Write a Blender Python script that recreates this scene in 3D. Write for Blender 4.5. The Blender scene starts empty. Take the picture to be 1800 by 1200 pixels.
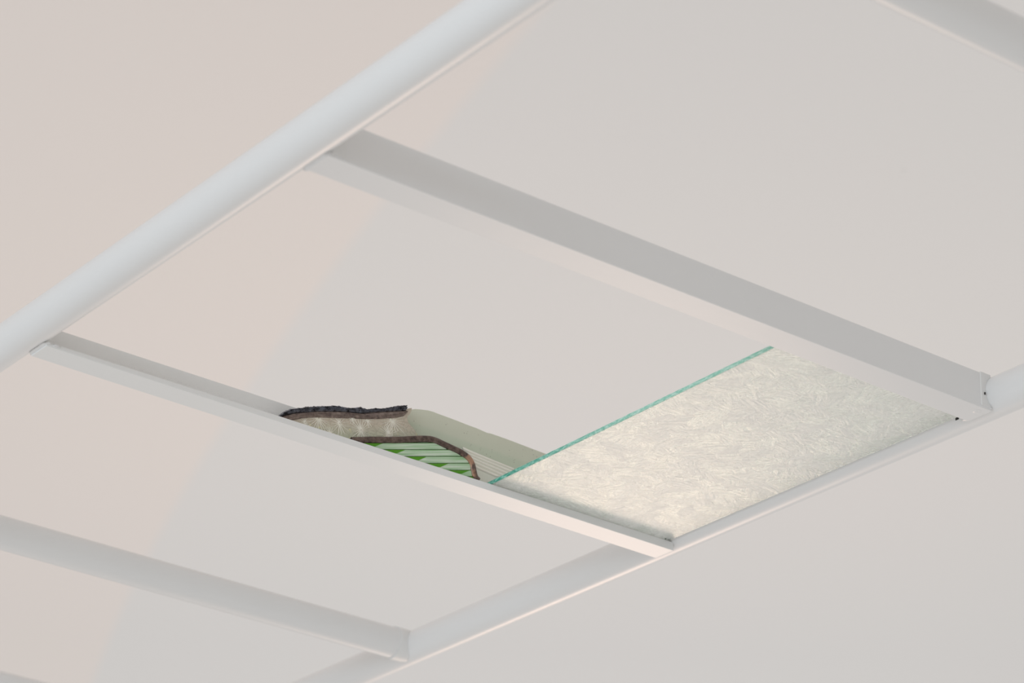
import bpy, bmesh, math, random
from mathutils import Vector, Matrix, noise
from mathutils.geometry import tessellate_polygon
random.seed(7)
S = bpy.context.scene
COL = S.collection
Z0 = 1.6                      # camera height; the rack hangs 1 m above it

# ---------------------------------------------------------------- camera
cam_d = bpy.data.cameras.new('camera'); cam = bpy.data.objects.new('camera', cam_d); COL.objects.link(cam)
cam_d.sensor_width = 36.0; cam_d.lens = 5061.0 / 1800.0 * 36.0
cam.matrix_world = Matrix(((0.797796, -0.285998, -0.53078, 0), (-0.601836, -0.324792, -0.729591, 0),
                           (0.036268, 0.901507, -0.431242, Z0), (0, 0, 0, 1)))
cam_d.clip_start = 0.05
cam_d.dof.use_dof = True; cam_d.dof.focus_distance = 2.50; cam_d.dof.aperture_fstop = 8.0
S.camera = cam

# ---------------------------------------------------------------- light
W = bpy.data.worlds.new('world'); S.world = W; W.use_nodes = True
bg = W.node_tree.nodes['Background']
bg.inputs[0].default_value = (0.682, 0.675, 0.668, 1); bg.inputs[1].default_value = 1.0

def area(name, loc, target, sx, sy, power, color):
    l = bpy.data.lights.new(name, 'AREA'); l.shape = 'RECTANGLE'; l.size = sx; l.size_y = sy
    l.energy = power; l.color = color
    o = bpy.data.objects.new(name, l); COL.objects.link(o); o.location = loc
    o.rotation_euler = (Vector(target) - Vector(loc)).to_track_quat('-Z', 'Y').to_euler()
    return o
# warm floor lamp beyond the rack, cool window to the left behind the camera
area('warm_floor_lamp', (3.10, 3.90, Z0 + 0.13), (1.60, 2.05, Z0 + 1.0), 0.60, 0.60, 5.6, (1.0, 0.69, 0.52))
area('warm_low_fill', (2.72, 3.38, Z0 - 0.50), (1.60, 2.05, Z0 + 1.0), 0.50, 0.70, 0.8, (1.0, 0.72, 0.54))  # added unseen fill that warms the lower sides of the tubes
area('warm_ceiling_fill', (4.0, 5.2, Z0 - 0.8), (4.0, 5.3, Z0 + 2.0), 1.2, 1.2, 9.0, (1.0, 0.86, 0.80))  # unseen fill, added to brighten and warm the far end of the ceiling
area('cool_window_light', (-3.6, 0.0, Z0 + 1.05), (1.3, 2.0, Z0 + 1.0), 2.4, 1.2, 77.0, (0.72, 0.87, 1.0))

vs = S.view_settings
vs.view_transform = 'Standard'; vs.look = 'None'; vs.gamma = 1.0; vs.use_curve_mapping = False; vs.exposure = 0.0

# ---------------------------------------------------------------- helpers
class NT:
    def __init__(s, name):
        s.m = bpy.data.materials.new(name); s.m.use_nodes = True
        s.t = s.m.node_tree; s.t.nodes.clear(); s.out = s.n('ShaderNodeOutputMaterial')
    def n(s, typ, ins=None, **kw):
        nd = s.t.nodes.new(typ)
        for k, v in kw.items(): setattr(nd, k, v)
        for k, v in (ins or {}).items(): s.set(nd.inputs[k], v)
        return nd
    def set(s, sock, v):
        if isinstance(v, bpy.types.NodeSocket): s.t.links.new(v, sock)
        else: sock.default_value = v
    def coords(s): return s.n('ShaderNodeTexCoord').outputs['Object']
    def math(s, op, a, b=0.0, c=0.0):
        return s.n('ShaderNodeMath', {0: a, 1: b, 2: c}, operation=op).outputs[0]
    def mapping(s, v, scale=(1, 1, 1), loc=(0, 0, 0), rot=(0, 0, 0)):
        return s.n('ShaderNodeMapping', {'Vector': v, 'Scale': scale, 'Location': loc, 'Rotation': rot}).outputs[0]
    def noise(s, v, scale, detail=3.0, rough=.5, dist=0.0):
        return s.n('ShaderNodeTexNoise', {'Vector': v, 'Scale': scale, 'Detail': detail, 'Roughness': rough, 'Distortion': dist}).outputs[0]
    def ramp(s, f, *stops):
        r = s.n('ShaderNodeValToRGB', {0: f}); e = r.color_ramp.elements
        while len(e) > 1: e.remove(e[0])
        e[0].position = stops[0][0]; e[0].color = stops[0][1]
        for p, c in stops[1:]:
            x = e.new(p); x.color = c
        return r.outputs[0]
    def mix(s, f, a, b):
        nd = s.n('ShaderNodeMix', data_type='RGBA')
        s.set(nd.inputs[0], f); s.set(nd.inputs[6], a); s.set(nd.inputs[7], b)
        return nd.outputs[2]
    def bump(s, h, strength, dist, normal=None):
        ins = {'Height': h, 'Strength': strength, 'Distance': dist}
        if normal is not None: ins['Normal'] = normal
        return s.n('ShaderNodeBump', ins).outputs[0]
    def bsdf(s, **ins):
        return s.n('ShaderNodeBsdfPrincipled', ins).outputs[0]
    def done(s, sh): s.t.links.new(sh, s.out.inputs[0]); return s.m

def srgb(r, g, b):
    f = lambda c: (c / 12.92 if c <= .04045 else ((c + .055) / 1.055) ** 2.4)
    return (f(r / 255), f(g / 255), f(b / 255), 1)
def bw(x): return (x, x, x, 1)

# ---------------------------------------------------------------- materials
def paint_mat():
    t = NT('white_satin_paint'); v = t.coords()
    c = t.mix(t.noise(v, 9.0, 4), (0.725, 0.72, 0.71, 1), (0.745, 0.74, 0.73, 1))
    b = t.bump(t.noise(v, 60, 3), .12, .0006)
    return t.done(t.bsdf(**{'Base Color': c, 'Roughness': .34, 'Specular IOR Level': .7, 'Normal': b}))
def stipple_mat():
    t = NT('orange_peel_paint'); v = t.coords()
    c = t.mix(t.noise(v, 9.0, 4), (0.765, 0.765, 0.75, 1), (0.785, 0.785, 0.77, 1))
    sep = t.n('ShaderNodeSeparateXYZ', {0: v})
    z = sep.outputs[2]
    lo = t.n('ShaderNodeMapRange', {0: z, 1: .010, 2: .021, 3: 1.0, 4: 0.0}, clamp=True).outputs[0]
    xa = t.n('ShaderNodeMapRange', {0: sep.outputs[0], 1: .98, 2: 1.03, 3: 0.0, 4: 1.0}, clamp=True).outputs[0]
    m = t.math('MULTIPLY', t.math('MULTIPLY', lo, xa), t.math('GREATER_THAN', z, .0046))
    sp = t.ramp(t.noise(v, 900, 2, .6), (.56, bw(0)), (.66, bw(1)))
    f = t.math('MULTIPLY', t.math('MULTIPLY', sp, m), .45)
    c = t.mix(f, c, (0.42, 0.43, 0.44, 1))
    h = t.math('MULTIPLY', t.noise(v, 700, 2), m)
    b = t.bump(h, .7, .0010)
    return t.done(t.bsdf(**{'Base Color': c, 'Roughness': .34, 'Specular IOR Level': .5, 'Normal': b}))
def ceiling_mat():
    # a cool and a warm tone that meet along one long shallow arc
    t = NT('two_tone_ceiling'); v = t.coords()
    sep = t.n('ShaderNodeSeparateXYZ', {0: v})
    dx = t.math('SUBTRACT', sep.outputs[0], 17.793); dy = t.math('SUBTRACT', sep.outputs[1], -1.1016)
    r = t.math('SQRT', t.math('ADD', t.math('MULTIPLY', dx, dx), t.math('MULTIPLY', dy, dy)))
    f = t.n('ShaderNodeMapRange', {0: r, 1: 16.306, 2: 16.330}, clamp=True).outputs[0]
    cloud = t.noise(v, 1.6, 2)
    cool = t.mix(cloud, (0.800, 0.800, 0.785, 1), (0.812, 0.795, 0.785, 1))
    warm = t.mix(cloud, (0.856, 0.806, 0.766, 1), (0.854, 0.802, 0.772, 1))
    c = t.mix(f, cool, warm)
    b = t.bump(t.noise(v, 14, 3), .05, .004)
    # one small filled nail hole
    dv = t.n('ShaderNodeVectorMath', {0: v, 1: (2.5420, 2.5652, 0.0)}, operation='DISTANCE').outputs['Value']
    b = t.bump(t.ramp(t.math('MULTIPLY', dv, 100.0), (.1, bw(0)), (.55, bw(1))), .8, .0016, b)
    return t.done(t.bsdf(**{'Base Color': c, 'Roughness': .9, 'Specular IOR Level': .15, 'Normal': b}))
def plain_mat(name, c, rough=.8):
    t = NT(name); v = t.coords()
    cc = t.mix(t.noise(v, 5, 3), tuple(x * .98 for x in c[:3]) + (1,), c)
    return t.done(t.bsdf(**{'Base Color': cc, 'Roughness': rough}))

def flake_height(t, v):
    d = t.n('ShaderNodeVectorMath', {0: t.n('ShaderNodeTexNoise', {'Vector': v, 'Scale': 30.0, 'Detail': 2.0}).outputs[1], 1: (.5, .5, .5)}, operation='SUBTRACT').outputs[0]
    d = t.n('ShaderNodeVectorMath', {0: d, 'Scale': .03}, operation='SCALE').outputs[0]
    vv = t.n('ShaderNodeVectorMath', {0: v, 1: d}, operation='ADD').outputs[0]
    hs = []
    for sc, k in ((62.0, .8), (130.0, 1.7)):
        vo = t.n('ShaderNodeTexVoronoi', {'Vector': vv, 'Scale': sc, 'Randomness': 1.0}, voronoi_dimensions='2D')
        ang = t.math('MULTIPLY', t.n('ShaderNodeSeparateColor', {0: vo.outputs['Color']}).outputs[0], 6.283)
        rv = t.n('ShaderNodeVectorRotate', {'Vector': v, 'Angle': ang}, rotation_type='Z_AXIS').outputs[0]
        nz = t.noise(t.mapping(rv, scale=(40 * k, 330 * k, 1)), 1.0, 3, .55)
        cell = t.n('ShaderNodeSeparateColor', {0: vo.outputs['Color']}).outputs[1]
        hs.append(t.math('ADD', nz, t.math('MULTIPLY', cell, .6)))
    ed = t.n('ShaderNodeTexVoronoi', {'Vector': vv, 'Scale': 80.0, 'Randomness': 1.0}, voronoi_dimensions='2D', feature='DISTANCE_TO_EDGE').outputs[0]
    ed2 = t.n('ShaderNodeTexVoronoi', {'Vector': t.mapping(vv, scale=(.35, 1, 1), rot=(0, 0, .5)), 'Scale': 170.0}, voronoi_dimensions='2D', feature='DISTANCE_TO_EDGE').outputs[0]
    cracks = t.math('ADD', t.ramp(ed, (0, bw(0)), (.05, bw(1))), t.ramp(ed2, (0, bw(0)), (.08, bw(1))))
    return t.math('ADD', t.math('ADD', hs[0], t.math('MULTIPLY', hs[1], .5)), t.math('MULTIPLY', cracks, .09))

def pane_mat():
    t = NT('glue_chip_glass'); v = t.coords()
    h = flake_height(t, v)
    b = t.bump(h, .36, .0011)
    glass = t.n('ShaderNodeBsdfGlass', {'Color': (0.970, 1.0, 0.975, 1), 'Roughness': .27, 'IOR': 1.5, 'Normal': b}).outputs[0]
    frost = t.bsdf(**{'Base Color': (0.95, 0.93, 0.92, 1), 'Roughness': .5, 'Specular IOR Level': .3, 'Normal': b})
    tl = t.n('ShaderNodeBsdfTranslucent', {'Color': (0.95, 0.95, 0.93, 1), 'Normal': b}).outputs[0]
    fr = t.n('ShaderNodeMixShader', {0: .4, 1: frost, 2: tl}).outputs[0]
    f = t.n('ShaderNodeMapRange', {0: h, 1: .85, 2: 1.75, 3: .06, 4: .5}, clamp=True).outputs[0]
    sh = t.n('ShaderNodeMixShader', {0: f, 1: glass, 2: fr}).outputs[0]
    return t.done(sh)
def edge_mat():
    t = NT('green_glass_edge'); v = t.coords()
    m = t.noise(t.mapping(v, scale=(1, 1, 3)), 170, 5, .65, .5)
    g = t.n('ShaderNodeMapRange', {0: t.n('ShaderNodeSeparateXYZ', {0: v}).outputs[1], 1: .37, 2: .18}, clamp=True).outputs[0]
    dark = t.mix(g, srgb(62, 158, 138), srgb(140, 205, 184)); light = t.mix(g, srgb(150, 214, 196), srgb(196, 232, 218))
    c = t.mix(t.ramp(m, (.42, bw(0)), (.6, bw(1))), dark, light)
    b = t.bump(m, .5, .0006)
    return t.done(t.bsdf(**{'Base Color': c, 'Roughness': .15, 'Normal': b}))
def opal_mat():
    t = NT('pale_green_opal_glass'); v = t.coords()
    c = t.mix(t.noise(v, 40, 5), srgb(191, 200, 179), srgb(202, 208, 187))
    sep = t.n('ShaderNodeSeparateXYZ', {0: v})
    hi = t.math('ADD', sep.outputs[2], t.math('MULTIPLY', sep.outputs[0], .02))
    st = t.ramp(hi, (.0400, bw(0)), (.0450, bw(1)), (.0475, bw(.55)), (.052, bw(.85)))
    c = t.mix(t.math('MULTIPLY', st, .6), c, srgb(218, 213, 196))
    vo = t.n('ShaderNodeTexVoronoi', {'Vector': t.mapping(v, scale=(1, .2, 1)), 'Scale': 420.0}).outputs[0]
    spot = t.math('MULTIPLY', t.ramp(vo, (.10, bw(1)), (.17, bw(0))), t.ramp(t.noise(v, 70, 2), (.56, bw(0)), (.6, bw(1))))
    c = t.mix(spot, c, srgb(96, 80, 56))
    return t.done(t.bsdf(**{'Base Color': c, 'Roughness': .3, 'Normal': t.bump(t.noise(v, 120, 3), .2, .0006)}))
def ribbed_mat():
    t = NT('clear_reeded_glass'); v = t.coords()
    c = t.mix(t.noise(t.mapping(v, scale=(20, 20, 160), rot=(0, .12, 0)), 1, 3), srgb(218, 222, 206), srgb(236, 237, 226))
    return t.done(t.bsdf(**{'Base Color': c, 'Roughness': .2}))
def green_mat():
    # pale green glass, its ribs flashed with a deep green that stops short of the right end
    t = NT('flashed_green_glass'); v = t.coords()
    uv = t.n('ShaderNodeUVMap', uv_map='rib').outputs[0]
    sep = t.n('ShaderNodeSeparateXYZ', {0: uv}); u, w = sep.outputs[0], sep.outputs[1]
    ripple = t.math('MULTIPLY', t.math('SUBTRACT', t.noise(v, 90, 3), .5), .016)
    frac = t.math('FRACT', w); row = t.math('FLOOR', w)
    lim = t.math('ADD', t.math('MULTIPLY', row, .0236), -.0170)
    inx = t.math('LESS_THAN', t.math('ADD', u, ripple), lim)
    inw = t.ramp(t.math('ADD', frac, t.math('MULTIPLY', t.math('MAXIMUM', t.math('ADD', t.math('SUBTRACT', u, lim), .008), 0.0), 60.0)), (.0, bw(1)), (.60, bw(1)), (.68, bw(0)))
    streak = t.noise(t.mapping(uv, scale=(22, 3.2, 1)), 1, 3)
    pale = t.mix(t.ramp(streak, (.35, bw(0)), (.65, bw(1))), srgb(176, 216, 168), srgb(238, 248, 232))
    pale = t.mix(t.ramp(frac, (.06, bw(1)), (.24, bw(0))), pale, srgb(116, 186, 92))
    deep = t.mix(streak, srgb(62, 146, 6), srgb(116, 190, 40))
    c = t.mix(t.math('MULTIPLY', inx, inw), pale, deep)
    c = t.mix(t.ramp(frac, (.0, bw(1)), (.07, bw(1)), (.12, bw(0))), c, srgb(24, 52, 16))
    body = t.bsdf(**{'Base Color': c, 'Roughness': .22})
    tr = t.n('ShaderNodeBsdfTransparent', {0: c}).outputs[0]
    return t.done(t.n('ShaderNodeMixShader', {0: .28, 1: body, 2: tr}).outputs[0])
def star_mat():
    t = NT('starburst_clear_glass'); v = t.coords()
    sep = t.n('ShaderNodeSeparateXYZ', {0: v})
    c = t.mix(t.noise(v, 45, 4), srgb(186, 172, 154), srgb(200, 190, 172))
    c = t.mix(t.n('ShaderNodeMapRange', {0: t.math('SUBTRACT', t.math('MULTIPLY', sep.outputs[0], .25), sep.outputs[2]), 1: -.004, 2: .014}, clamp=True).outputs[0], c, srgb(186, 194, 168))
    # fine moulded veins between the stars
    vo = t.n('ShaderNodeTexVoronoi', {'Vector': t.mapping(v, scale=(1, .1, 1)), 'Scale': 210.0}, feature='DISTANCE_TO_EDGE').outputs[0]
    c = t.mix(t.ramp(vo, (.02, bw(.28)), (.08, bw(0))), c, srgb(138, 130, 112))
    c = t.mix(t.ramp(t.noise(t.mapping(v, scale=(1, .1, 1)), 160, 3), (.64, bw(0)), (.70, bw(.8))), c, srgb(214, 210, 160))
    return t.done(t.bsdf(**{'Base Color': c, 'Roughness': .25, 'Normal': t.bump(vo, .5, .0008)}))
def lead_mat(name, a, bcol, metal=.35, rough=.42, copper=False):
    t = NT(name); v = t.coords()
    n = t.noise(v, 260, 5, .6)
    c = t.mix(t.ramp(n, (.35, bw(0)), (.65, bw(1))), a, bcol)
    if copper:
        sep = t.n('ShaderNodeSeparateXYZ', {0: v})
        k = t.math('MULTIPLY', t.ramp(sep.outputs[0], (.068, bw(0)), (.073, bw(.9)), (.082, bw(.9)), (.085, bw(0))),
                   t.ramp(t.noise(v, 110, 2), (.46, bw(0)), (.60, bw(1))))
        c = t.mix(k, c, srgb(178, 138, 112))
    return t.done(t.bsdf(**{'Base Color': c, 'Roughness': rough, 'Metallic': metal, 'Normal': t.bump(n, .5, .0006)}))

M = dict(paint=paint_mat(), stipple=stipple_mat(), ceiling=ceiling_mat(), wall=plain_mat('wall_paint', (0.82, 0.80, 0.78, 1)),
         pane=pane_mat(), edge=edge_mat(), opal=opal_mat(), ribbed=ribbed_mat(), green=green_mat(), star=star_mat(),
         relief=plain_mat('moulded_glass_ridge', srgb(244, 240, 228), .25),
         came=lead_mat('brown_lead', srgb(62, 48, 43), srgb(112, 94, 84), .4, .3, True),
         black=lead_mat('black_tarnished_lead', srgb(40, 38, 42), srgb(128, 130, 140), .6, .24),
         brown=lead_mat('layered_brown_putty', srgb(96, 80, 76), srgb(150, 134, 124), .1, .5),
         dark=plain_mat('dark_gap', srgb(38, 36, 34)), chip=plain_mat('dark_green_chip', srgb(6, 54, 40), .2),
         scuff=plain_mat('weld_seam_paint', (0.74, 0.735, 0.72, 1), .4))

def obj(name, bm, mat, parent=None, loc=(0, 0, 0), smooth=False, bevel=0.0):
    bmesh.ops.recalc_face_normals(bm, faces=bm.faces)
    me = bpy.data.meshes.new(name); bm.to_mesh(me); bm.free()
    for m in (mat if isinstance(mat, (list, tuple)) else [mat]): me.materials.append(m)
    o = bpy.data.objects.new(name, me); COL.objects.link(o); o.location = loc
    if parent: o.parent = parent
    if smooth:
        for p in me.polygons: p.use_smooth = True
    if bevel:
        b = o.modifiers.new('bevel', 'BEVEL'); b.width = bevel; b.segments = 3; b.limit_method = 'ANGLE'
    return o
def thing(name, label, cat, loc=(0, 0, 0), group=None):
    o = bpy.data.objects.new(name, None); COL.objects.link(o); o.location = loc; o.empty_display_size = .02
    o['label'] = label; o['category'] = cat
    if group: o['group'] = group
    return o
def box(bm, x0, x1, y0, y1, z0, z1):
    v = [bm.verts.new((x, y, z)) for x in (x0, x1) for y in (y0, y1) for z in (z0, z1)]
    for f in ((0, 1, 3, 2), (4, 6, 7, 5), (0, 4, 5, 1), (2, 3, 7, 6), (0, 2, 6, 4), (1, 5, 7, 3)):
        bm.faces.new([v[i] for i in f])
    return v
def tube(bm, a, b, r, n=64):
    a, b = Vector(a), Vector(b); d = (b - a).normalized(); q = d.to_track_quat('Z', 'Y')
    rings = []
    for p in (a, b):
        rings.append([bm.verts.new(p + q @ Vector((r * math.cos(2 * math.pi * i / n), r * math.sin(2 * math.pi * i / n), 0))) for i in range(n)])
    for i in range(n): bm.faces.new((rings[0][i], rings[0][(i + 1) % n], rings[1][(i + 1) % n], rings[1][i]))
    for ring, f in ((rings[0], -1), (rings[1], 1)):          # end caps on vertices of their own, so the side shades cleanly
        bm.faces.new([bm.verts.new(w.co) for w in ring][::f])
def prism_xz(bm, pts, y0, y1):
    a = [bm.verts.new((x, y0, z)) for x, z in pts]; b = [bm.verts.new((x, y1, z)) for x, z in pts]
    n = len(pts)
    for i in range(n): bm.faces.new((a[i], a[(i + 1) % n], b[(i + 1) % n], b[i]))
    for i, j, k in tessellate_polygon([[Vector((x, z, 0)) for x, z in pts]]):
        bm.faces.new((a[i], a[j], a[k])); bm.faces.new((b[k], b[j], b[i]))
def clip(pts, zmin):
    out = []
    for (x0, z0), (x1, z1) in zip(pts, pts[1:] + pts[:1]):
        if z0 >= zmin: out.append((x0, z0))
        if (z0 >= zmin) != (z1 >= zmin):
            t = (zmin - z0) / (z1 - z0); out.append((x0 + t * (x1 - x0), zmin))
    return out
def mm(pts): return [(x / 1000, z / 1000) for x, z in pts]
def resample(pts, n):
    L = [0]
    for a, b in zip(pts, pts[1:]): L.append(L[-1] + math.dist(a, b))
    out = []; k = 0
    for i in range(n):
        s = L[-1] * i / (n - 1)
        while k < len(pts) - 2 and L[k + 1] < s: k += 1
        t = (s - L[k]) / (L[k + 1] - L[k])
        out.append((pts[k][0] + t * (pts[k + 1][0] - pts[k][0]), pts[k][1] + t * (pts[k + 1][1] - pts[k][1])))
    return out
def smooth_path(pts, n, it=6):
    p = resample(pts, n)
    for _ in range(it):
        p = [p[0]] + [((a[0] + 2 * b[0] + c[0]) / 4, (a[1] + 2 * b[1] + c[1]) / 4) for a, b, c in zip(p, p[1:], p[2:])] + [p[-1]]
    return p

# ---------------------------------------------------------------- room
def structure(name, bm, mat, loc=(0, 0, 0)):
    o = obj(name, bm, mat, loc=loc); o['kind'] = 'structure'; return o
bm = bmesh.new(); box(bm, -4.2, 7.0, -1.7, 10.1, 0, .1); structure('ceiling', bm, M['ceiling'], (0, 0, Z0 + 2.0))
bm = bmesh.new(); box(bm, -4.2, 7.0, 0, .12, 0, 3.6); structure('wall_far', bm, M['wall'], (0, 9.98, 0))
bm = bmesh.new(); box(bm, -4.2, 7.0, -.12, 0, 0, 3.6); structure('wall_back', bm, M['wall'], (0, -1.58, 0))

# ---------------------------------------------------------------- hanging rack (rails, round rungs, shelf angles)
rack = thing('ladder_rack', 'white painted steel ladder rack hung level under the ceiling, its angle shelf holding the glass', 'rack', (0, 0, Z0 + 1.0))
XL, XR, RZ, RR = .9375, 1.624, .017, .017
for x in (XL, XR):
    bm = bmesh.new(); tube(bm, (x, -1.58, RZ), (x, 9.98, RZ), RR, 96); obj('rail', bm, M['paint'], rack, smooth=True)
def weld(name, parent, x, y, z, sx, sy, sz, seed=0, mat='paint'):
    bm = bmesh.new(); bmesh.ops.create_icosphere(bm, subdivisions=4, radius=1)
    for v in bm.verts:
        k = 1 + .30 * noise.noise(v.co * 1.7 + Vector((seed * 3.1, 0, 0))) + .12 * noise.noise(v.co * 5 + Vector((seed, 2, 0)))
        v.co = Vector((v.co.x * sx * k, v.co.y * sy * k, v.co.z * sz * k))
    return obj(name, bm, M[mat], parent, (x, y, z), smooth=True)
for i, y in enumerate((.71, 1.13, 2.391, 2.81, 3.23)):
    bm = bmesh.new(); tube(bm, (XL, y, .0172), (XR, y, .0172), .0164, 96)
    rung = obj('rung', bm, M['paint'], rack, smooth=True)
    # welded sleeve where the rung meets each rail
    for sx, xx in ((1, XL + RR), (-1, XR - RR)):
        bm = bmesh.new(); tube(bm, (xx - sx * .008, y, .0172), (xx + sx * .0075, y, .0172), .0176, 64)
        for v in bm.verts: v.co += Vector((.0008 * noise.noise(v.co * 90), 0, .0006 * noise.noise(v.co * 60 + Vector((4, 0, 0)))))
        obj('weld_bead', bm, M['scuff'], rung, smooth=False, bevel=.0008)

def angle(y_lip, y_web0, y_web1, top, tl, tr, stip, bl=0.0, br=0.0):
    """L section along X: flange from y_lip to the web, flange thickness tl (left) to tr (right)."""
    x0, x1 = XL + .0095, XR - .0095
    bm = bmesh.new()
    s = []
    yo = y_web1
    for x, t, b in ((x0, tl, bl), (x1, tr, br)):
        s.append([bm.verts.new((x, y, z)) for y, z in ((y_lip, b), (yo, b), (yo, top), (y_web0, top), (y_web0, t), (y_lip, t))])
    n = 6
    for i in range(n): bm.faces.new((s[0][i], s[0][(i + 1) % n], s[1][(i + 1) % n], s[1][i]))
    bm.faces.new(s[0][::-1]); bm.faces.new(s[1])
    return obj('shelf_angle', bm, M[stip], rack, bevel=.0004)
A = angle(1.5615, 1.5375, 1.5335, .0320, .003, .003, 'paint')
B = angle(1.9480, 1.9712, 1.9742, .0276, .0022, .0042, 'stipple', -.0016, -.0040)
# seams and blobs where the angles are welded to the rails
bm = bmesh.new(); box(bm, 1.6018, 1.6140, 1.5330, 1.5345, .0020, .0330)
for v in bm.verts: v.co.x += .0008 * noise.noise(v.co * 300)
obj('weld_bead', bm, M['scuff'], A, bevel=.0006)
bm = bmesh.new(); box(bm, 1.6052, 1.6062, 1.5322, 1.5332, .0125, .0145); obj('pin_hole', bm, M['dark'], A)
bm = bmesh.new(); box(bm, .9500, .9620, 1.5328, 1.5345, .0020, .0200)
obj('weld_bead', bm, M['scuff'], A, bevel=.0006)
def fillet(parent, x, sgn, y0, y1, z, seed):
    """long soft weld that closes the corner between a shelf angle and the round rail"""
    bm = bmesh.new(); n = 36; rings = []
    for i in range(n + 1):
        y = y0 + (y1 - y0) * i / n
        w = 1 + .22 * noise.noise(Vector((y * 190, seed, 0))) + .1 * noise.noise(Vector((y * 520, seed, 4)))
        e = min(1, 5 * min(i, n - i) / n + .25)
        ring = []
        for k in range(12):
            a_ = 2 * math.pi * k / 12
            ring.append(bm.verts.new((x + sgn * .0040 * w * e * math.cos(a_), y, z + .0017 * w * e * math.sin(a_))))
        rings.append(ring)
    for p, q in zip(rings, rings[1:]):
        for k in range(12): bm.faces.new((p[k], p[(k + 1) % 12], q[(k + 1) % 12], q[k]))
    bm.faces.new(rings[0][::-1]); bm.faces.new(rings[-1])
    return obj('weld_bead', bm, M['paint'], parent, smooth=True)
fillet(A, XL + .0110, 1, 1.5325, 1.5665, .0020, 1); fillet(A, XR - .0110, -1, 1.5325, 1.5665, .0020, 2)
fillet(B, XL + .0110, 1, 1.9460, 1.9775, .0012, 3); fillet(B, XR - .0095, -1, 1.9490, 1.9775, .0010, 4)
weld('weld_bead', A, .9560, 1.5380, .0020, .0050, .004, .0018, 1)
weld('weld_bead', A, 1.6060, 1.5420, .0008, .0050, .006, .0012, 3)
weld('weld_bead', B, .9560, 1.9500, .0008, .0045, .004, .0018, 5)
bm = bmesh.new(); box(bm, 1.6044, 1.6050, 1.5628, 1.5664, -.0003, .0018); obj('crack', bm, M['dark'], A)

# ---------------------------------------------------------------- textured clear pane
pane = thing('glass_pane', 'clear pane of frost-patterned textured glass with green cut edges lying flat across the rack', 'glass pane', (1.402, 1.556, Z0 + 1.0044))
PX, PY, PT = .2065, .4035, .0036
bm = bmesh.new(); e = .0003
v = box(bm, e, PX, -.010, PY, 0, PT)
obj('glass_sheet', bm, M['pane'], pane)
bm = bmesh.new(); N = 160
grid = []
for i in range(N + 1):
    y = -.010 + (PY + .010) * i / N
    j = .00035 * noise.noise(Vector((y * 120, 0, 0)))
    grid.append([bm.verts.new(p) for p in ((e + .0004, y, 0), (j - .0003, y, .0003), (j - .0003, y, PT - .0003), (e + .0004, y, PT))])
for a, b in zip(grid, grid[1:]):
    for k in range(4): bm.faces.new((a[k], a[(k + 1) % 4], b[(k + 1) % 4], b[k]))
bm.faces.new(grid[0]); bm.faces.new(grid[-1][::-1])
o = obj('cut_edge', bm, M['edge'], pane); o['label'] = 'green cut edge'
bm = bmesh.new(); box(bm, .002, PX - .001, PY + .00005, PY + .0009, .0001, PT - .0001)
o = obj('cut_edge', bm, M['edge'], pane); o['label'] = 'green far edge'
bm = bmesh.new()
prism_xz(bm, [(.2005, .0002), (.2022, .0012), (.2052, .0013), (.2068, .0006), (.2050, .0001), (.2026, .0006), (.2012, -.0004)], -.0008, .0006)
o = obj('edge_chip', bm, M['chip'], pane, (0, 1.9462 - 1.556, -.0002)); o['label'] = 'dark green chip'

# ---------------------------------------------------------------- broken glass pieces standing on the far shelf angle
FL = Z0 + 1.006           # local origin of the traced pieces; flange top is about 2.5 mm lower
ZB = -2.4
CAME = [(-49.0, -2.2), (-35.85, 2.1), (0.11, 12.61), (13.41, 17.22), (24.38, 20.87), (33.6, 23.4), (39.23, 23.65), (45.56, 22.72), (53.81, 21.78), (64.62, 20.73), (72.98, 18.68), (78.55, 15.82), (81.69, 10.58), (82.98, 4.27), (84.83, 0.2), (88.2, -1.6)]
SHEETG = [(-52.0, -2.4), (-35.85, 2.1), (0.11, 12.61), (13.41, 17.22), (24.38, 20.87), (33.6, 23.4), (39.23, 23.65), (45.56, 22.72), (53.81, 21.78), (64.62, 20.73), (72.98, 18.68), (78.55, 15.82), (81.69, 10.58), (82.98, 4.27), (84.83, -0.77), (86.0, -2.4)]
BARS = [[(-59.14, -6.93), (41.98, 22.57), (58.43, 20.68), (-36.69, -6.91)], [(-36.69, -6.91), (58.43, 20.68), (72.56, 18.08), (-14.02, -6.89)], [(-14.02, -6.89), (72.56, 18.08), (79.31, 13.22), (9.24, -6.87)], [(9.24, -6.87), (79.31, 13.22), (81.81, 7.25), (32.35, -6.85)], [(32.35, -6.85), (81.81, 7.25), (83.37, 1.4), (54.31, -6.83)], [(54.31, -6.83), (83.37, 1.4), (87.86, -3.72), (76.87, -6.81)]]
gp = thing('green_ribbed_glass_piece', 'bright green ribbed glass piece with a rounded brown lead border, frontmost on the shelf', 'glass piece', (1.30, 1.9515, FL))
bm = bmesh.new(); prism_xz(bm, mm(SHEETG), 0, .0016)
uvl = bm.loops.layers.uv.new('rib')
for f in bm.faces:
    for l in f.loops: l[uvl].uv = (l.vert.co.x, .3)
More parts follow.
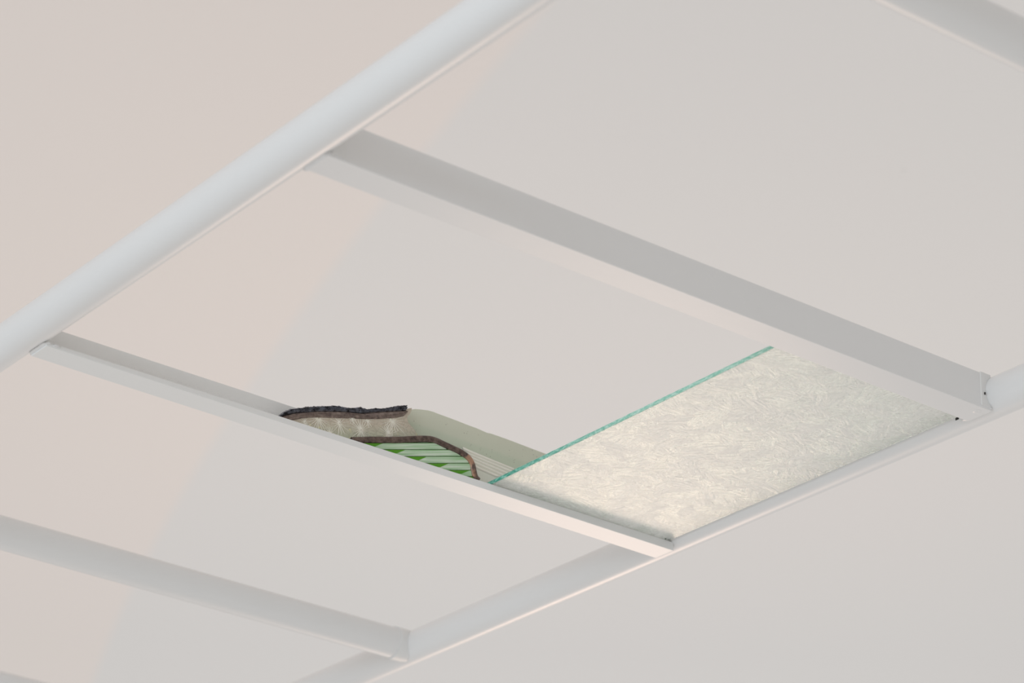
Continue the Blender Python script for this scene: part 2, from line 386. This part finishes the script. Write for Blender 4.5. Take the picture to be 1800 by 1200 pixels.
for k, q in enumerate(BARS):
    (ax, az), (bx, bz), (cx, cz), (dx, dz) = mm(q)
    zb = ZB / 1000 + .0002
    def cut(p0, p1):
        if p0[1] < zb:
            t = (zb - p0[1]) / (p1[1] - p0[1]); return (p0[0] + t * (p1[0] - p0[0]), zb)
        return p0
    a0 = cut((ax, az), (bx, bz)); d0 = cut((dx, dz), (cx, cz))
    rows = []
    for w in range(9):                                   # saw-tooth rib: steep at its top edge, shallow below
        s = w / 8; dep = -.0006 * math.sin(math.pi * min(1, s * 1.0)) ** .6 * (1.15 - .5 * s)
        p = (a0[0] + (d0[0] - a0[0]) * s, max(zb, a0[1] + (d0[1] - a0[1]) * s)); q2 = (bx + (cx - bx) * s, bz + (cz - bz) * s)
        rows.append((bm.verts.new((p[0], dep - .00005, p[1])), bm.verts.new((q2[0], dep - .00005, q2[1])), s))
    for r0, r1 in zip(rows, rows[1:]):
        f = bm.faces.new((r0[0], r0[1], r1[1], r1[0]))
        for l in f.loops:
            s = r0[2] if l.vert in (r0[0], r0[1]) else r1[2]
            l[uvl].uv = (l.vert.co.x, k + min(.995, max(.004, s)))
obj('glass_sheet', bm, M['green'], gp)
# lead came: rounded H strip swept round the piece
path = smooth_path(mm(CAME), 150, 8)
bm = bmesh.new(); rings = []
for i, (x, z) in enumerate(path):
    a = path[max(0, i - 1)]; b = path[min(len(path) - 1, i + 1)]
    tx, tz = b[0] - a[0], b[1] - a[1]; L = math.hypot(tx, tz); nx, nz = -tz / L, tx / L
    wd = .0031 * (1 + .07 * noise.noise(Vector((i * .12, 0, 0)))); ring = []
    for k in range(20):
        th = 2 * math.pi * k / 20
        c, s_ = math.cos(th), math.sin(th)
        u = wd * math.copysign(abs(c) ** .8, c); y = .0006 + .0029 * math.copysign(abs(s_) ** .7, s_)
        y += .0003 * noise.noise(Vector((i * .15, k * .4, 3)))
        ring.append(bm.verts.new((x + nx * u, y, max(ZB / 1000, z + nz * u))))
    rings.append(ring)
for a, b in zip(rings, rings[1:]):
    for k in range(20): bm.faces.new((a[k], a[(k + 1) % 20], b[(k + 1) % 20], b[k]))
bm.faces.new(rings[0][::-1]); bm.faces.new(rings[-1])
o = obj('lead_border', bm, M['came'], gp, smooth=True); o['label'] = 'brown lead border'

# starburst shard
BLACK_TOP = [(-24.04, -2.2), (-21.73, 1.96), (-17.1, 7.24), (-11.5, 11.26), (-1.59, 15.02), (4.97, 18.56), (21.73, 24.24), (38.69, 29.34), (49.93, 30.89), (59.35, 34.12), (67.19, 35.28), (84.54, 40.72), (104.51, 49.7), (109.96, 51.59)]
BLACK_BOT = [(-22.33, -2.2), (-18.4, 2.57), (-6.2, 8.94), (5.4, 13.2), (17.94, 17.58), (30.6, 21.52), (47.65, 26.23), (63.21, 29.3), (82.15, 36.56), (109.25, 45.88)]
BROWN_BOT = [(-18.1, -2.2), (-10.6, 0.45), (-4.05, 3.49), (2.49, 6.84), (14.15, 11.1), (31.04, 15.74), (53.24, 21.56), (65.29, 24.75), (82.61, 29.9), (100.0, 36.28), (107.81, 40.22), (111.97, 45.49)]
SHEETS = [(-22.43, 0.2), (2.25, 9.9), (30.71, 19.98), (63.29, 28.13), (99.66, 41.4), (110.89, 48.39), (116.15, 50.78), (115.88, 47.87), (114.31, 44.17), (112.22, 41.53), (111.96, 38.63), (112.6, 36.5), (114.5, 34.4), (117.9, 32.6), (121.5, 29.6), (124.6, 26.2), (126.6, 21.0), (126.3, 6.83), (126.77, -2.4), (20.03, -2.4), (-22.4, -2.4)]
CENTERS = [(18.86, 11.32, 16), (40.78, 13.11, 11), (63.46, 13.49, 15), (95.77, 32.62, 18), (93.19, 17.87, 13), (69.77, 25.2, 7), (86.15, 3.89, 8), (32.18, 0.74, 8), (110.93, 5.52, 9), (53.21, 22.5, 6), (5.5, 3.5, 7)]
st = thing('starburst_glass_shard', 'beige starburst-moulded glass shard topped by torn black lead strip, behind the green piece', 'glass piece', (1.20, 1.9575, FL))
bm = bmesh.new(); prism_xz(bm, mm(SHEETS), .0002, .0022); obj('glass_sheet', bm, M['star'], st)
def inside(x, z, poly):
    c = False
    for (x0, z0), (x1, z1) in zip(poly, poly[1:] + poly[:1]):
        if (z0 > z) != (z1 > z) and x < (x1 - x0) * (z - z0) / (z1 - z0) + x0: c = not c
    return c
lowpoly = [(x, z) for x, z in BROWN_BOT] + SHEETS[8:]
bm = bmesh.new()
def ridge(bm, a, b, w0, w1, h):
    d = Vector((b[0] - a[0], b[1] - a[1])); L = d.length
    if L < 1e-5: return
    d /= L; n = Vector((-d.y, d.x))
    vs_ = []
    for (px, pz), w, hh in ((a, w0, h), (b, w1, h * .5)):
        vs_.append([bm.verts.new((px + n.x * w, .0002, pz + n.y * w)), bm.verts.new((px, .0002 - hh, pz)), bm.verts.new((px - n.x * w, .0002, pz - n.y * w))])
    p, q = vs_
    for i in (0, 1): bm.faces.new((p[i], p[i + 1], q[i + 1], q[i]))
    bm.faces.new(p); bm.faces.new(q[::-1]); bm.faces.new((p[0], q[0], q[2], p[2]))
for ci, (cx, cz, R) in enumerate(CENTERS):
    n = 22 if R > 11 else 15
    for k in range(n):
        th = 2 * math.pi * (k + random.uniform(-.22, .22)) / n; r = R * random.uniform(.62, 1.05)
        s = 1.0
        while s > .15 and not inside(cx + r * s * math.cos(th), cz + r * s * math.sin(th), lowpoly): s -= .05
        if s <= .15: continue
        a = ((cx + .4 * math.cos(th)) / 1000, (cz + .4 * math.sin(th)) / 1000)
        b = ((cx + r * s * math.cos(th)) / 1000, (cz + r * s * math.sin(th)) / 1000)
        ridge(bm, a, b, .00036, .00014, .0006)
o = obj('starburst_relief', bm, M['relief'], st); o['label'] = 'white moulded starbursts'
def strip(top, bot, n, m, depth, y0, detail):
    bm = bmesh.new(); T = resample(mm(top), n); Bt = resample(mm(bot), n); g = []
    for i in range(n):
        row = []
        for k in range(m + 1):
            s = k / m; x = T[i][0] + (Bt[i][0] - T[i][0]) * s; z = T[i][1] + (Bt[i][1] - T[i][1]) * s
            y = y0 - depth * max(0, math.sin(math.pi * s)) ** .5
            dy, dz = detail(i, s); row.append(bm.verts.new((x, y + dy, z + dz)))
        row.append(bm.verts.new((Bt[i][0], .0024, Bt[i][1]))); row.append(bm.verts.new((T[i][0], .0024, T[i][1])))
        g.append(row)
    w = len(g[0])
    for a, b in zip(g, g[1:]):
        for k in range(w): bm.faces.new((a[k], a[(k + 1) % w], b[(k + 1) % w], b[k]))
    bm.faces.new(g[0][::-1]); bm.faces.new(g[-1])
    return bm
def det_black(i, s):
    rid = .00055 * (1 if i % 4 < 2 else -1) * max(0, 1 - abs(s - .60) / .24) ** .5
    tear = .0009 * noise.noise(Vector((i * .035, 0, 7))) * max(0, 1 - s * 2.2) + .0007 * noise.noise(Vector((i * .16, 1, 2))) * max(0, 1 - s * 2.5)
    return rid + .0012 * noise.noise(Vector((i * .05, s * 3, 0))) * (1 if s < .4 else .2) + (.0011 if .28 < s < .38 else 0), tear
def det_brown(i, s):
    return .0004 * math.sin(s * 22 + .8 * noise.noise(Vector((i * .02, 0, 0)))) + .0005 * noise.noise(Vector((i * .03, s * 6, 5))), 0
o = obj('lead_strip', strip(BLACK_TOP, BLACK_BOT, 420, 16, .0022, -.0001, det_black), M['black'], st); o['label'] = 'torn black ridged lead strip'
o = obj('putty_strip', strip(BLACK_BOT, BROWN_BOT, 260, 14, .0014, 0, det_brown), M['brown'], st); o['label'] = 'layered brown putty'

# reeded piece and pale green plate at the back
rp = thing('reeded_glass_piece', 'narrow clear glass strip with fine white parallel reeds beside the green piece', 'glass piece', (1.38, 1.9628, FL))
bm = bmesh.new(); prism_xz(bm, mm([(-30.0, 14.0), (-14.0, 20.0), (-1.72, 32.42), (3.44, 31.67), (56.74, 27.51), (33.7, 6.05), (26.0, -2.4), (-30.0, -2.4)]), 0, .002)
obj('glass_sheet', bm, M['ribbed'], rp)
bm = bmesh.new()
RL = [(-1.5, 31.9), (56.0, 27.9), (6.52, 28.06), (54.23, 25.38), (8.26, 25.47), (50.46, 22.05), (10.99, 22.32), (46.69, 19.0), (12.45, 18.81), (42.3, 15.78), (11.38, 14.86), (34.65, 13.05)]
ln = [(Vector(RL[i]), Vector(RL[i + 1])) for i in range(0, len(RL), 2)]
for (a, b), (c, d) in zip(ln[:-1], ln[1:]):               # a rounded reed between each pair of grooves
    d0 = (b - a).normalized(); a2 = a - d0 * 3; c2 = c - (d - c).normalized() * 8
    prev = None
    for k in range(9):
        s = .10 + .80 * k / 8; p = (a2 + (c2 - a2) * s) / 1000; q = (b + (d - b) * s) / 1000
        y = .00005 - .0013 * math.sin(math.pi * k / 8) ** .6
        cur = (bm.verts.new((p.x, y, p.y)), bm.verts.new((q.x, y, q.y)))
        if prev: bm.faces.new((prev[0], prev[1], cur[1], cur[0]))
        prev = cur
o = obj('reeds', bm, M['relief'], rp, smooth=True)
op = thing('opal_glass_plate', 'long pale grey-green opal glass plate with rounded corner and brown specks, rearmost piece', 'glass piece', (1.38, 1.9672, FL))
OPAL = [(-77.03, 34.35), (-74.6, 41.0), (-71.57, 46.02), (-68.3, 49.2), (-64.43, 51.52), (-58.33, 54.19), (-53.5, 56.1), (-48.45, 57.27), (-39.71, 58.93), (-34, 59.2), (-28.29, 58.96), (-18.71, 58.7), (-9.1, 58.44), (6.37, 57.64), (15, 57.5), (21.5, 56.9), (27.16, 56.37), (31.0, 56.9), (39.52, 56.86), (55.93, 56.52), (75.77, 55.7), (97.11, 54.98), (44.98, 10.79), (31.0, -2.4), (-77.0, -2.4)]
bm = bmesh.new(); prism_xz(bm, mm(OPAL), 0, .003); obj('glass_sheet', bm, M['opal'], op, bevel=.0006)
